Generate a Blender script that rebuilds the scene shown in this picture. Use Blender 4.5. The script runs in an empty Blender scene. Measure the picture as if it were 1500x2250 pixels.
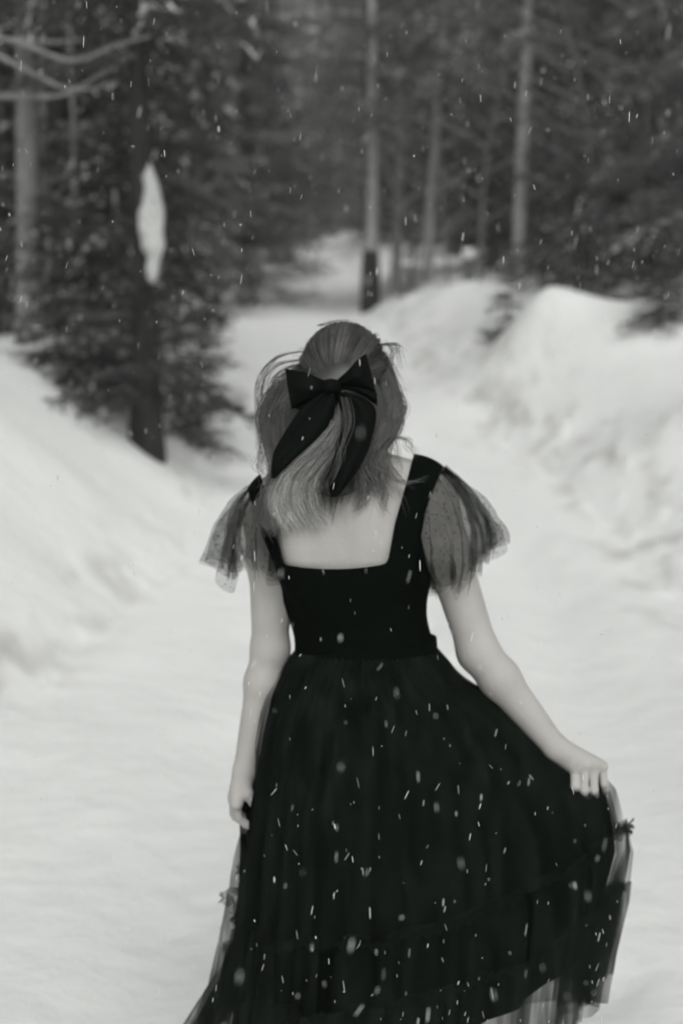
import bpy, bmesh, math, random
import numpy as np
from mathutils import Vector, Matrix

rng = np.random.default_rng(7)
random.seed(7)
scene = bpy.context.scene
col = scene.collection
R = math.radians

# ------------------------------------------------------------------ camera
CAM = np.array((0.0, 0.0, 1.5)); FPX = 3125.0; PITCH = math.atan(305 / 3125)
cd = bpy.data.cameras.new('camera'); cam = bpy.data.objects.new('camera', cd); col.objects.link(cam)
cam.location = CAM; cam.rotation_euler = (math.pi / 2 - PITCH, 0, 0)
cd.lens = 50; cd.sensor_width = 36; cd.sensor_fit = 'AUTO'; cd.clip_start = 0.05; cd.clip_end = 2000
cd.dof.use_dof = True; cd.dof.focus_distance = 2.18; cd.dof.aperture_fstop = 2.8
scene.camera = cam

# ------------------------------------------------------------------ sky, sun, exposure
SUN_EL, SUN_AZ = R(50), R(172)          # high, from behind the camera, wrapped in cloud
w = bpy.data.worlds.new('World'); scene.world = w; w.use_nodes = True
nt = w.node_tree; nt.nodes.clear()
sky = nt.nodes.new('ShaderNodeTexSky'); sky.sky_type = 'NISHITA'; sky.sun_disc = False
sky.sun_elevation = SUN_EL; sky.sun_rotation = SUN_AZ; sky.dust_density = 5; sky.air_density = 1.0
bw = nt.nodes.new('ShaderNodeRGBToBW')   # black-and-white picture: a grey cloud sky
bgn = nt.nodes.new('ShaderNodeBackground'); bgn.inputs[1].default_value = 0.14
wo = nt.nodes.new('ShaderNodeOutputWorld')
nt.links.new(sky.outputs[0], bw.inputs[0]); nt.links.new(bw.outputs[0], bgn.inputs[0]); nt.links.new(bgn.outputs[0], wo.inputs[0])
sl = bpy.data.lights.new('sun', 'SUN'); sl.energy = 1.5; sl.angle = R(35); sl.color = (1, 0.995, 0.98)
so = bpy.data.objects.new('sun', sl); col.objects.link(so)
sd = Vector((math.sin(SUN_AZ) * math.cos(SUN_EL), math.cos(SUN_AZ) * math.cos(SUN_EL), math.sin(SUN_EL)))
so.rotation_euler = sd.to_track_quat('Z', 'Y').to_euler(); so.location = (0, 0, 30)
vs = scene.view_settings
vs.view_transform = 'Standard'; vs.look = 'None'; vs.gamma = 1; vs.exposure = -0.44; vs.use_curve_mapping = False
scene.cycles.use_denoising = True
scene.cycles.max_bounces = 10; scene.cycles.diffuse_bounces = 4; scene.cycles.transparent_max_bounces = 24
scene.cycles.volume_bounces = 1

# ------------------------------------------------------------------ helpers
def W(px, py, d):
    """place measured in the photograph (1500 x 2250) at the distance d (metres ahead) -> world"""
    u = (px - 750) / FPX; v = (1125 - py) / FPX
    dy = math.cos(PITCH) + v * math.sin(PITCH); dz = -math.sin(PITCH) + v * math.cos(PITCH)
    return np.array((u / dy * d, d, CAM[2] + dz / dy * d))

def smooth01(t):
    t = np.clip(t, 0, 1); return t * t * (3 - 2 * t)

def hash2(ix, iy, s):
    n = (ix * 374761393 + iy * 668265263 + s * 974711) & 0xffffffff
    n = ((n ^ (n >> 13)) * 1274126177) & 0xffffffff
    return ((n ^ (n >> 16)) & 0xffff) / 65535.0

def vnoise(x, y, s=0):
    ix = np.floor(x).astype(np.int64); iy = np.floor(y).astype(np.int64)
    fx = smooth01(x - ix); fy = smooth01(y - iy)
    a = hash2(ix, iy, s); b = hash2(ix + 1, iy, s); c = hash2(ix, iy + 1, s); d = hash2(ix + 1, iy + 1, s)
    return (a * (1 - fx) + b * fx) * (1 - fy) + (c * (1 - fx) + d * fx) * fy - 0.5

def mesh(name, verts, faces, mats, smooth=True, matidx=None):
    me = bpy.data.meshes.new(name)
    verts = np.asarray(verts, dtype=np.float32)
    if isinstance(faces, np.ndarray):
        n, k = faces.shape
        me.vertices.add(len(verts)); me.vertices.foreach_set('co', verts.ravel())
        me.loops.add(n * k); me.loops.foreach_set('vertex_index', faces.astype(np.int32).ravel())
        me.polygons.add(n); me.polygons.foreach_set('loop_start', np.arange(0, n * k, k, dtype=np.int32))
        me.polygons.foreach_set('loop_total', np.full(n, k, dtype=np.int32))
        me.update(calc_edges=True); me.validate()
    else:
        me.from_pydata(verts.tolist(), [], faces); me.update()
    for m in (mats if isinstance(mats, (list, tuple)) else [mats]): me.materials.append(m)
    if matidx is not None: me.polygons.foreach_set('material_index', np.asarray(matidx, dtype=np.int32))
    if smooth: me.polygons.foreach_set('use_smooth', np.ones(len(me.polygons), dtype=bool))
    return me

def obj(name, me, parent=None, loc=None):
    o = bpy.data.objects.new(name, me); col.objects.link(o)
    if parent is not None: o.parent = parent
    if loc is not None: o.location = loc
    return o

def tag(o, label, cat, group=None, kind=None):
    o['label'] = label
    if cat: o['category'] = cat
    if group: o['group'] = group
    if kind: o['kind'] = kind
    return o

def empty(name, loc, label, cat, group=None):
    e = bpy.data.objects.new(name, None); col.objects.link(e); e.location = loc; e.empty_display_size = 0.1
    return tag(e, label, cat, group)

def at_root(root, verts):
    return np.asarray(verts) - np.array(root.location)

def material(name, c, rough=0.8, var=0.0, vscale=5.0, bump=0.0, bscale=20.0, spec=0.3, stretch=None, alpha=None, dots=False, sheen=0.0, attr=None, sss=0.0, streak=None):
    m = bpy.data.materials.new(name); m.use_nodes = True
    n = m.node_tree; b = n.nodes['Principled BSDF']
    c = (c, c, c) if isinstance(c, (int, float)) else c
    b.inputs['Base Color'].default_value = (*c, 1); b.inputs['Roughness'].default_value = rough
    b.inputs['Specular IOR Level'].default_value = spec
    if sheen: b.inputs['Sheen Weight'].default_value = sheen
    if sss:
        b.inputs['Subsurface Weight'].default_value = sss; b.inputs['Subsurface Radius'].default_value = (.01, .01, .01); b.inputs['Subsurface Scale'].default_value = 0.6
    tc = n.nodes.new('ShaderNodeTexCoord'); src = tc.outputs['Object']
    if stretch:
        mp = n.nodes.new('ShaderNodeMapping'); mp.inputs['Scale'].default_value = stretch
        n.links.new(src, mp.inputs[0]); src = mp.outputs[0]
    if var:
        t = n.nodes.new('ShaderNodeTexNoise'); t.inputs['Scale'].default_value = vscale; t.inputs['Detail'].default_value = 6
        n.links.new(src, t.inputs['Vector'])
        r = n.nodes.new('ShaderNodeMapRange'); r.inputs[1].default_value = .25; r.inputs[2].default_value = .75
        r.inputs[3].default_value = 1 - var; r.inputs[4].default_value = 1 + var
        n.links.new(t.outputs[0], r.inputs[0])
        mx = n.nodes.new('ShaderNodeVectorMath'); mx.operation = 'SCALE'; mx.inputs[0].default_value = c
        n.links.new(r.outputs[0], mx.inputs['Scale'])
        n.links.new(mx.outputs[0], b.inputs['Base Color'])
    if attr:
        a = n.nodes.new('ShaderNodeAttribute'); a.attribute_name = attr
        n.links.new(a.outputs['Color'], b.inputs['Base Color'])
    if bump:
        t = n.nodes.new('ShaderNodeTexNoise'); t.inputs['Scale'].default_value = bscale; t.inputs['Detail'].default_value = 8
        n.links.new(src, t.inputs['Vector'])
        bm = n.nodes.new('ShaderNodeBump'); bm.inputs['Strength'].default_value = 1; bm.inputs['Distance'].default_value = bump
        n.links.new(t.outputs[0], bm.inputs['Height']); n.links.new(bm.outputs[0], b.inputs['Normal'])
    if alpha is not None:
        t = n.nodes.new('ShaderNodeTexNoise'); t.inputs['Scale'].default_value = 45; t.inputs['Detail'].default_value = 3
        if streak:                                   # gathers: the net is denser along the pleats
            mp = n.nodes.new('ShaderNodeMapping'); mp.inputs['Scale'].default_value = streak; t.inputs['Scale'].default_value = 1
            n.links.new(tc.outputs['Object'], mp.inputs[0]); n.links.new(mp.outputs[0], t.inputs['Vector'])
        else: n.links.new(tc.outputs['Object'], t.inputs['Vector'])
        r = n.nodes.new('ShaderNodeMapRange'); r.inputs[1].default_value = .3; r.inputs[2].default_value = .7
        r.inputs[3].default_value = alpha * (.35 if streak else .8); r.inputs[4].default_value = min(alpha * (1.9 if streak else 1.2), 1)
        n.links.new(t.outputs[0], r.inputs[0]); out = r.outputs[0]
        if dots:
            vo = n.nodes.new('ShaderNodeTexVoronoi'); vo.inputs['Scale'].default_value = 85
            n.links.new(tc.outputs['Object'], vo.inputs['Vector'])
            lt = n.nodes.new('ShaderNodeMath'); lt.operation = 'LESS_THAN'; lt.inputs[1].default_value = .2
            n.links.new(vo.outputs['Distance'], lt.inputs[0])
            mu = n.nodes.new('ShaderNodeMath'); mu.operation = 'MULTIPLY_ADD'; mu.inputs[1].default_value = .25; mu.use_clamp = True
            n.links.new(lt.outputs[0], mu.inputs[0]); n.links.new(out, mu.inputs[2]); out = mu.outputs[0]
        n.links.new(out, b.inputs['Alpha'])
    return m

def G(v):            # the warm-green grey of the toned print
    return (v * .985, v * 1.0, v * .975)

M = dict(
    snow=material('snow', G(.86), .75, .03, 1.2, .02, 7.0, .25),
    snow_patch=material('snow_patch', G(.6), .8, .15, 12, .02, 30, .2),
    snow_clump=material('snow_clump', G(.84), .75, .05, 6, .02, 20, .25),
    bark_dark=material('bark_dark', G(.032), .9, .5, 9, .02, 14, .1, (1, 1, .25)),
    bark_grey=material('bark_grey', G(.15), .9, .4, 9, .015, 14, .1, (1, 1, .3)),
    bark_pale=material('bark_pale', G(.36), .85, .35, 8, .01, 12, .15, (1, 1, .6)),
    bark_mid=material('bark_mid', G(.22), .9, .35, 9, .012, 14, .1, (1, 1, .4)),
    twig=material('twig', G(.10), .9, .2, 6),
    needle=material('needle', G(.12), .75, .45, 3.0, spec=.25),
    needle_dark=material('needle_dark', G(.045), .75, .45, 3.0, spec=.2),
    skin=material('skin', (.50, .487, .464), .55, .07, 14, .0008, 160, .3, sss=.15),
    nail=material('nail', (.52, .5, .48), .3),
    eye=material('eye', G(.08), .2),
    bodice=material('bodice', (.003, .0048, .0034), .9, .25, 40, .0006, 300, .03),
    lining=material('lining', (.0022, .0036, .0025), .9, .25, 12, .001, 60, .03),
    ribbon=material('ribbon', (.0035, .0052, .004), .7, .2, 30, .0004, 400, .06),
    tulle=material('tulle', (.016, .021, .0172), .95, .2, 30, streak=(38, 32, 2.6), alpha=.34, dots=False, spec=.02),
    tulle_dot=material('tulle_dot', (.007, .010, .0077), .95, .2, 30, alpha=.27, dots=True, spec=.02),
    ruffle=material('ruffle', (.010, .0135, .011), .95, .2, 60, alpha=.5, spec=.02),
    hair=material('hair', G(.1), .42, attr='tint', spec=.45),
    shoe=material('shoe', G(.012), .5),
    flake=material('flake', G(.85), .6, spec=.3),
)

# ------------------------------------------------------------------ terrain
PD = np.array([-300, 0, 6.6, 10.8, 18, 24, 30, 60, 85, 150, 320.])
XL = np.array([-1.8, -1.7, -1.45, -1.0, -1.25, -1.8, -2.3, -2.7, -3.2, -9, -30])
XR = np.array([2.3, 2.3, 2.2, 1.95, 1.1, .75, .55, -.1, -1.2, -7, -28])
ZP = np.array([-6, 0, 0, .38, 1.4, 2.05, 2.7, 6.3, 9.2, 15, 32])
def sinterp(d, keys, vals):
    r = 0
    for k, wt in ((-1.5, .25), (0, .5), (1.5, .25)):
        r = r + wt * np.interp(d + k, keys, vals)
    return r

MOUNDS = [(2.25, 16.0, .82, .75, .8), (1.75, 24.0, .30, .9, .9), (1.15, 25.5, .38, .6, .9), (3.6, 15.2, .35, .9, .7),
          (2.9, 11.5, .22, .8, .8), (2.75, 24.5, .12, .8, .8), (-3.3, 9.0, .15, .8, 1.2), (4.3, 19.0, .25, 1.2, 1.0), (1.0, 29.0, .25, .5, 1.2)]
def ground_z(x, y, dirt=False):
    x = np.asarray(x, float); y = np.asarray(y, float)
    wob = .12 * vnoise(y * .55, y * 0 + 3.1, 5) + .10 * vnoise(y * 1.7, y * 0 + 1.1, 6)
    xl = sinterp(y, PD, XL) + wob; xr = sinterp(y, PD, XR) - wob
    z = sinterp(y, PD, ZP)
    tl = np.maximum(xl - x, 0); tr = np.maximum(x - xr, 0)
    e = lambda t: 1 - (1 - np.clip(t, 0, 1)) ** 2
    hl = np.interp(y, [-20, 3, 8, 13, 20, 40], [.8, .95, 1.12, 1.0, .8, .6])
    z = z + hl * (.5 * e(tl / 1.7) + .5 * smooth01(tl / 1.8)) - .25 * smooth01((tl - 1.8) / 1.4) + .10 * np.maximum(tl - 3.0, 0)
    hr = np.interp(y, [-20, 3, 9, 14, 22, 40], [.5, .6, .6, .72, .72, .6])
    z = z + hr * (.5 * e(tr / 1.7) + .5 * smooth01(tr / 1.9)) + .13 * np.maximum(tr - 1.6, 0)
    for mx, my, a, sx, sy in MOUNDS:
        q = np.sqrt(((x - mx) / sx) ** 2 + ((y - my) / sy) ** 2 + .10)
        z = z + a * np.exp(-(q - .31) * 1.15) * np.where(q < 6, 1, 0)
    far = smooth01((np.hypot(x, y) - 60) / 80)
    off = smooth01((tl + tr) / 1.0)
    z = z + off * (.16 * vnoise(x * .6, y * .5, 1) + .05 * vnoise(x * 1.5, y * 1.3, 2) + .012 * vnoise(x * 4, y * 3.5, 3)) + far * 2.5 * vnoise(x * .03, y * .03, 9)
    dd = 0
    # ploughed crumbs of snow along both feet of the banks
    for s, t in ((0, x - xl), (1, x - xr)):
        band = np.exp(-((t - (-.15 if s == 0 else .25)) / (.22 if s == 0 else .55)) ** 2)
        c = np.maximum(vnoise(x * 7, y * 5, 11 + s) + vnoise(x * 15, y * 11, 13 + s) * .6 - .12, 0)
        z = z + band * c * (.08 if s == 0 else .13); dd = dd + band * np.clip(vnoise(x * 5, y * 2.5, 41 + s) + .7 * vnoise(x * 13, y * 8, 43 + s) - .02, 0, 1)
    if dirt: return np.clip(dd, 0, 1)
    on = 1 - off
    lat = (x - .5 * (xl + xr))
    for side, wd_, dp in ((-.82, .20, .05), (.70, .24, .045)):           # worn wheel tracks
        z = z - on * dp * np.exp(-((lat - side - .12 * vnoise(y * .35, y * 0 + side, 31)) / wd_) ** 2) * (.75 + .9 * vnoise(x * 1.5, y * .9, 32))
    for k in range(70):                                                   # old footprints, half filled in
        fy = 3.4 + k * .36; fx = .12 * (-1) ** k + .5 * math.sin(fy * .35) - .25 + .03 * math.sin(k * 7.7)
        sel = (np.abs(y - fy) < .5) & (np.abs(lat - fx) < .4)
        if sel.any(): z = np.where(sel, z - .035 * np.exp(-((lat - fx) / .065) ** 2 - ((y - fy) / .13) ** 2), z)
    z = z + on * (.05 * vnoise(lat * 2.6 + 5, y * .22, 21) + .03 * vnoise(x * 2.2, y * 1.2, 22) + .014 * vnoise(x * 6, y * 4, 23) + .006 * vnoise(x * 15, y * 11, 24))
    return z

def gz(x, y): return float(ground_z(np.array([x]), np.array([y]))[0])

front = np.radians(np.linspace(-24, 24, 300)); side = np.radians(np.linspace(24, 336, 130))[1:-1]
ang = np.concatenate([front, side]); rad = np.concatenate([[0], np.geomspace(.4, 320, 620)])
Rr, An = np.meshgrid(rad[1:], ang, indexing='ij')
gx = Rr * np.sin(An); gy = Rr * np.cos(An)
gv = np.stack([gx, gy, ground_z(gx, gy)], -1).reshape(-1, 3)
nr, na = Rr.shape
i, j = np.meshgrid(np.arange(nr - 1), np.arange(na), indexing='ij'); j2 = (j + 1) % na
gq = np.stack([i * na + j, i * na + j2, (i + 1) * na + j2, (i + 1) * na + j], -1).reshape(-1, 4)[:, ::-1]
gv = np.vstack([gv, [[0, 0, gz(0, 0)]]]); c0 = len(gv) - 1
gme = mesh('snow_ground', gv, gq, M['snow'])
bm = bmesh.new(); bm.from_mesh(gme); bm.verts.ensure_lookup_table()
for k in range(na): bm.faces.new((bm.verts[c0], bm.verts[(k + 1) % na], bm.verts[k])).smooth = True
bmesh.ops.recalc_face_normals(bm, faces=bm.faces[:]); bm.to_mesh(gme); bm.free()
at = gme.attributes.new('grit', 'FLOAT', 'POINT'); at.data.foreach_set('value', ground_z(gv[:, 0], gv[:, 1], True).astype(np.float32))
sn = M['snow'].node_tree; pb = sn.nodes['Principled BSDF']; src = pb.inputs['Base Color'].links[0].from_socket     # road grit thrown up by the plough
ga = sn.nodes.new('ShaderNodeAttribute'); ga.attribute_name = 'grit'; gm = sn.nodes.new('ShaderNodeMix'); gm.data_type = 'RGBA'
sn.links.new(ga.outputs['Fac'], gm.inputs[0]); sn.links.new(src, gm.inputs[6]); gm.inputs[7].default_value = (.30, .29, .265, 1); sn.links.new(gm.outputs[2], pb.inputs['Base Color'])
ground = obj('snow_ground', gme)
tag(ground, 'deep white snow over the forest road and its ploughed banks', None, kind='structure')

# ------------------------------------------------------------------ trees
def tube_pts(pts, rads, sides=8, cap=True):
    pts = np.asarray(pts, float); n = len(pts)
    T = np.gradient(pts, axis=0); T /= np.linalg.norm(T, axis=1)[:, None] + 1e-9
    ref = np.array((0.0, 0, 1)) if abs(T[0][2]) < .8 else np.array((1.0, 0, 0))
    V = []
    for k in range(n):
        a = np.cross(T[k], ref); a /= np.linalg.norm(a) + 1e-9; b = np.cross(T[k], a)
        for s in range(sides):
            th = 2 * math.pi * s / sides
            V.append(pts[k] + rads[k] * (a * math.cos(th) + b * math.sin(th)))
    F = []
    for k in range(n - 1):
        for s in range(sides):
            F.append((k * sides + s, k * sides + (s + 1) % sides, (k + 1) * sides + (s + 1) % sides, (k + 1) * sides + s))
    if cap:
        V.append(pts[0]); V.append(pts[-1]); a, b = len(V) - 2, len(V) - 1
        for s in range(sides):
            F.append((a, (s + 1) % sides, s)); F.append((b, (n - 1) * sides + s, (n - 1) * sides + (s + 1) % sides))
    return V, F

def join(parts):
    V, F = [], []
    for v, f in parts:
        o = len(V); V.extend(v); F.extend([tuple(i + o for i in q) for q in f])
    return V, F

def conifer(seed, H, z0, Lmax, step=.3, blade=.075, droop=.35, dens=.03, powder=.10):
    """crown of a spruce: whorls of drooping boughs, each with side twigs carrying needle tufts"""
    g = np.random.default_rng(seed)
    bz = []
    z = z0
    while z < H - .2:
        for _ in range(g.integers(4, 7)): bz.append(z + g.uniform(-.12, .12))
        z += step * g.uniform(.8, 1.25)
    bz = np.array(bz); nb = len(bz)
    L = Lmax * np.clip(1 - (bz - z0) / (H - z0), 0, 1) ** .75 * g.uniform(.55, 1.12, nb) + .15
    az = g.uniform(0, 2 * math.pi, nb); dr = droop * g.uniform(.5, 1.4, nb) * np.where(bz < H * .5, 1, .5)
    wood_v, wood_f, tv = [], [], []
    def bp(k, t):   # point on bough k
        out = L[k] * t
        return np.stack([np.cos(az[k]) * out, np.sin(az[k]) * out, bz[k] + L[k] * (.12 * t - dr[k] * t * t + .12 * t ** 4)], -1)
    pieces = []; snowy = []
    for k in range(nb):
        P = bp(k, np.linspace(0, 1, 5)[:, None][:, 0])
        pieces.append(tube_pts(P, np.linspace(.012 + .012 * L[k], .004, 5), 3, False))
        nt_ = max(int(L[k] / .085), 4)
        t = np.repeat(np.linspace(.12, 1, nt_), 2) + g.uniform(-.02, .02, nt_ * 2); sgn = np.tile([1, -1], nt_)
        base = bp(k, t)
        tl = (.42 * L[k] * (1 - t) ** .8 * np.clip(t * 4, 0, 1) + .14) * g.uniform(.6, 1.15, len(t)); tl = np.minimum(tl, .75)
        f = np.array((math.cos(az[k]), math.sin(az[k]), 0)); sdir = np.array((-f[1], f[0], 0))
        tdir = f[None] * .62 + sdir[None] * (sgn * .75)[:, None] + np.array((0, 0, 1.))[None] * g.uniform(-.45, .1, len(t))[:, None]
        tdir /= np.linalg.norm(tdir, axis=1)[:, None]
        m = int(.5 / dens)
        s = g.uniform(0, 1, (len(t), m)); keep = g.uniform(0, 1, (len(t), m)) < (tl[:, None] * 2.0)
        pos = base[:, None] + tdir[:, None] * (s * tl[:, None])[..., None] - np.array((0, 0, 1.)) * (.28 * (s * tl[:, None]) ** 2 / .4)[..., None]
        pos = pos[keep]; td = np.repeat(tdir[:, None], m, 1)[keep]
        d = td * .55 + g.normal(0, .6, pos.shape); d /= np.linalg.norm(d, axis=1)[:, None]
        sd_ = np.cross(d, g.normal(0, 1, pos.shape)); sd_ /= np.linalg.norm(sd_, axis=1)[:, None] + 1e-9
        ln = blade * g.uniform(.6, 1.4, len(pos))[:, None]; wd = blade * .13
        tv.append(np.stack([pos - sd_ * wd, pos + sd_ * wd, pos + d * ln], 1).reshape(-1, 3))
        dust = (g.uniform(0, 1, len(t)) < powder * g.uniform(0, 2.2))[:, None] & (g.uniform(0, 1, (len(t), m)) < .6); snowy.append(np.where(dust, 2, 0)[keep])
    wv, wf = join(pieces)
    nv = np.concatenate(tv); nf = np.arange(len(nv)).reshape(-1, 3)
    # wood quads split into triangles so that one index array serves all
    wf = np.array([t for q in wf for t in ((q[0], q[1], q[2]), (q[0], q[2], q[3]))])
    V = np.vstack([np.array(wv), nv]); F = np.vstack([wf, nf + len(wv)])
    idx = np.concatenate([np.ones(len(wf), int), np.concatenate(snowy)])
    return V, F, idx

def crown_mesh(name, needle, *a, **k):
    V, F, idx = conifer(*a, **k)
    return mesh(name, V, F, [M[needle], M['twig'], M['snow_clump']], smooth=False, matidx=idx)

def trunk_mesh(name, mat, H, r, seed, lean=(0, 0), stubs=0, wob=.5):
    g = np.random.default_rng(seed)
    zs = np.concatenate([[-.6, 0, .25], np.linspace(.8, H, 18)])
    px_ = lean[0] * zs + wob * .12 * np.sin(zs * .5 + g.uniform(0, 6)) * np.clip(zs / 4, 0, 1); py_ = lean[1] * zs + wob * .1 * np.sin(zs * .4 + g.uniform(0, 6)) * np.clip(zs / 4, 0, 1)
    rr = r * (1 - zs / H * .88); rr[0] = r * 1.35; rr[1] = r * 1.25; rr[2] = r * 1.08
    rr = rr * g.uniform(.94, 1.06, len(rr))
    P = np.stack([px_, py_, zs], -1)
    parts = [tube_pts(P, rr, 10)]
    for k in range(stubs):
        z = g.uniform(.6, min(H * .75, 7)); a = g.uniform(0, 6.28); l = g.uniform(.25, 1.1)
        b = np.array((np.interp(z, zs, px_), np.interp(z, zs, py_), z)); d = np.array((math.cos(a), math.sin(a), g.uniform(-.35, .3)))
        q = np.array([b, b + d * l * .5 + (0, 0, -.03), b + d * l + (0, 0, g.uniform(-.15, .1))])
        parts.append(tube_pts(q, [.014, .009, .003], 4))
    V, F = join(parts)
    return mesh(name, V, F, M[mat])

CR = [crown_mesh('spruce_crown_%d' % k, 'needle' if k % 2 else 'needle_dark', 100 + k, H, z0, L, step=.34, powder=.10 if k % 2 else .03) for k, (H, z0, L) in
      enumerate([(8.5, .4, 1.5), (7.5, .3, 1.35), (14, .7, 1.9), (12, .4, 1.7)])]
CH = [8.5, 7.5, 14, 12]
CRH = [crown_mesh('high_crown_%d' % k, 'needle', 140 + k, H, z0, 2.1, step=.36) for k, (H, z0) in enumerate([(10.5, 3.6), (11.5, 4.2)])]
CS = crown_mesh('sapling_crown', 'needle_dark', 160, 2.3, .1, .75, step=.16, blade=.06, dens=.02)
TR = [trunk_mesh('spruce_trunk_%d' % k, 'bark_dark' if k % 2 else 'bark_grey', CH[k], .13 + .02 * k, 200 + k, stubs=14) for k in range(4)]

def tree(name, loc, label, group, trunk_me, crown_me, rz=0, s=1.0, cat='tree'):
    e = empty(name, loc, label, cat, group); e.rotation_euler = (0, 0, rz); e.scale = (s, s, s)
    obj('trunk', trunk_me, e)
    if crown_me is not None: obj('crown', crown_me, e)
    return e

def base(px, d, dz=-.03):
    x = (px - 750) / FPX * d
    return (x, d, gz(x, d) + dz)

# -- trees the picture shows one by one, left bank
t1 = tree('spruce_tree', base(322, 11.6), 'dark spruce trunk on the left bank with a long streak of snow on its bark', None,
          trunk_mesh('snowy_trunk', 'bark_dark', 8, .125, 301, lean=(.0, .0), stubs=26), crown_mesh('snowy_crown', 'needle_dark', 302, 8.5, 3.1, 1.35, step=.34, droop=.5), 0)
obj('low_boughs', crown_mesh('low_boughs', 'needle_dark', 305, 1.5, .5, .95, step=.13, droop=.5, powder=.03), t1)
def plaster(height, width, thick, seed):      # snow plastered on bark: a lens wrapped round one side of the trunk
    g = np.random.default_rng(seed); nz_, nc = 40, 18
    zz = np.linspace(0, 1, nz_)
    wv = np.interp(zz, [0, .06, .2, .3, .42, .6, .85, 1], [.05, .35, .55, .95, .85, 1, .55, .05]) * width
    jag = np.array([vnoise(np.array([z * 9.0]), np.array([.3]), 3)[0] for z in zz]) * width * .35
    V = []
    for k in range(nz_):
        for c in range(nc):
            th = 2 * math.pi * c / nc
            V.append((math.cos(th) * wv[k] * .5 + (jag[k] if math.cos(th) < 0 else 0), math.sin(th) * thick * (.3 + .7 * wv[k] / width), (zz[k]) * height))
    F = [(k * nc + c, k * nc + (c + 1) % nc, (k + 1) * nc + (c + 1) % nc, (k + 1) * nc + c) for k in range(nz_ - 1) for c in range(nc)]
    F += [tuple(range(nc))[::-1], tuple((nz_ - 1) * nc + c for c in range(nc))]
    return mesh('snow_patch', V, F, M['snow_patch'])
q = W(338, 622, 11.45)
sp = obj('snow_patch', plaster(.95, .21, .10, 4), t1, tuple(q - np.array(t1.location) + np.array((0, .02, 0)))); sp['label'] = 'long streak of snow on the bark'
sp.rotation_euler = (0, R(-1.5), 0)

tree('spruce_tree', base(68, 14.0), 'mid-grey straight trunk behind the left snow bank, bare below', None,
     trunk_mesh('bare_trunk_a', 'bark_mid', 11, .115, 303, stubs=8), CRH[0], 1.0)
tree('spruce_tree', base(28, 17.0), 'slim grey trunk beside the stouter bare trunk on the left bank', None,
     trunk_mesh('bare_trunk_b', 'bark_mid', 11, .075, 304, stubs=8), CRH[1], 2.0)
tree('spruce_tree', base(168, 13.0), 'thin pole-like grey trunk among low boughs on the left bank', None,
     trunk_mesh('bare_trunk_c', 'bark_mid', 9, .04, 305, stubs=6), CRH[1], 3.0, .8)
tree('spruce_sapling', base(442, 13.0), 'small spruce sapling standing alone at the foot of the left bank', None,
     trunk_mesh('sapling_trunk', 'bark_dark', 2.3, .022, 306), CS, .5, .62)
tree('spruce_sapling', base(195, 12.0), 'small bushy spruce under the snow-streaked trunk', None,
     trunk_mesh('sapling_trunk_b', 'bark_dark', 2.3, .022, 307), CS, 2.5, .75)
tree('spruce_sapling', base(250, 12.6), 'taller bushy spruce sapling crowding the snow-streaked trunk', None, trunk_mesh('sapling_trunk_g', 'bark_dark', 2.3, .022, 331), CS, 1.1, 1.15)
tree('spruce_sapling', base(130, 12.4), 'bushy spruce sapling beside the thin pole-like trunk', None, trunk_mesh('sapling_trunk_h', 'bark_dark', 2.3, .022, 332), CS, 3.3, .7)
tree('spruce_sapling', base(395, 13.6), 'spruce sapling between the snow-streaked trunk and the lone sapling', None, trunk_mesh('sapling_trunk_i', 'bark_dark', 2.3, .022, 333), CS, 5.3, .8)
tree('spruce_tree', base(112, 16.0), 'grey trunk on the left bank between the stout bare trunk and the thin pole', None, trunk_mesh('bare_trunk_d', 'bark_mid', 11, .06, 335, stubs=8), CRH[0], 4.0)
# -- right of the road
def pale(px0, py0, px1, py1, d, r, seed, label, crown=None, mat='bark_pale'):
    b = np.array(base(px0, d)); a = W(px1, py1, d); k = (a - b); H = 11.5
    lean = ((a[0] - b[0]) / (a[2] - b[2]), 0)
    return tree('slim_tree', tuple(b), label, None, trunk_mesh('pale_trunk', mat, H, r, seed, lean=lean, stubs=9, wob=.25), crown, 0, 1.0)
t5 = pale(813, 685, 818, 200, 29.5, .15, 311, 'pale trunk with dark foot right at the edge of the road', CRH[0])
V, F = tube_pts([(0, 0, -.3), (0, 0, .3), (.0, 0, .9), (.006, 0, 1.25)], [.225, .215, .19, .165], 11)
obj('trunk_foot', mesh('trunk_foot', V, F, M['bark_dark']), t5)
t6 = pale(866, 600, 884, 280, 32.5, .13, 312, 'pale forked trunk with a long side branch, leaning slightly', CRH[0])
pale(936, 650, 957, 300, 30.5, .10, 313, 'thinnest pale trunk, leaning, between the forked trunk and the stump', CRH[0])
pale(1132, 600, 1152, 100, 25.5, .125, 314, 'tallest straight pale trunk rising out of the right hand slope', CRH[1])
pale(1082, 640, 1085, 300, 34, .17, 315, 'dark straight trunk behind the tallest pale trunk', CR[1], 'bark_grey')
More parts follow.
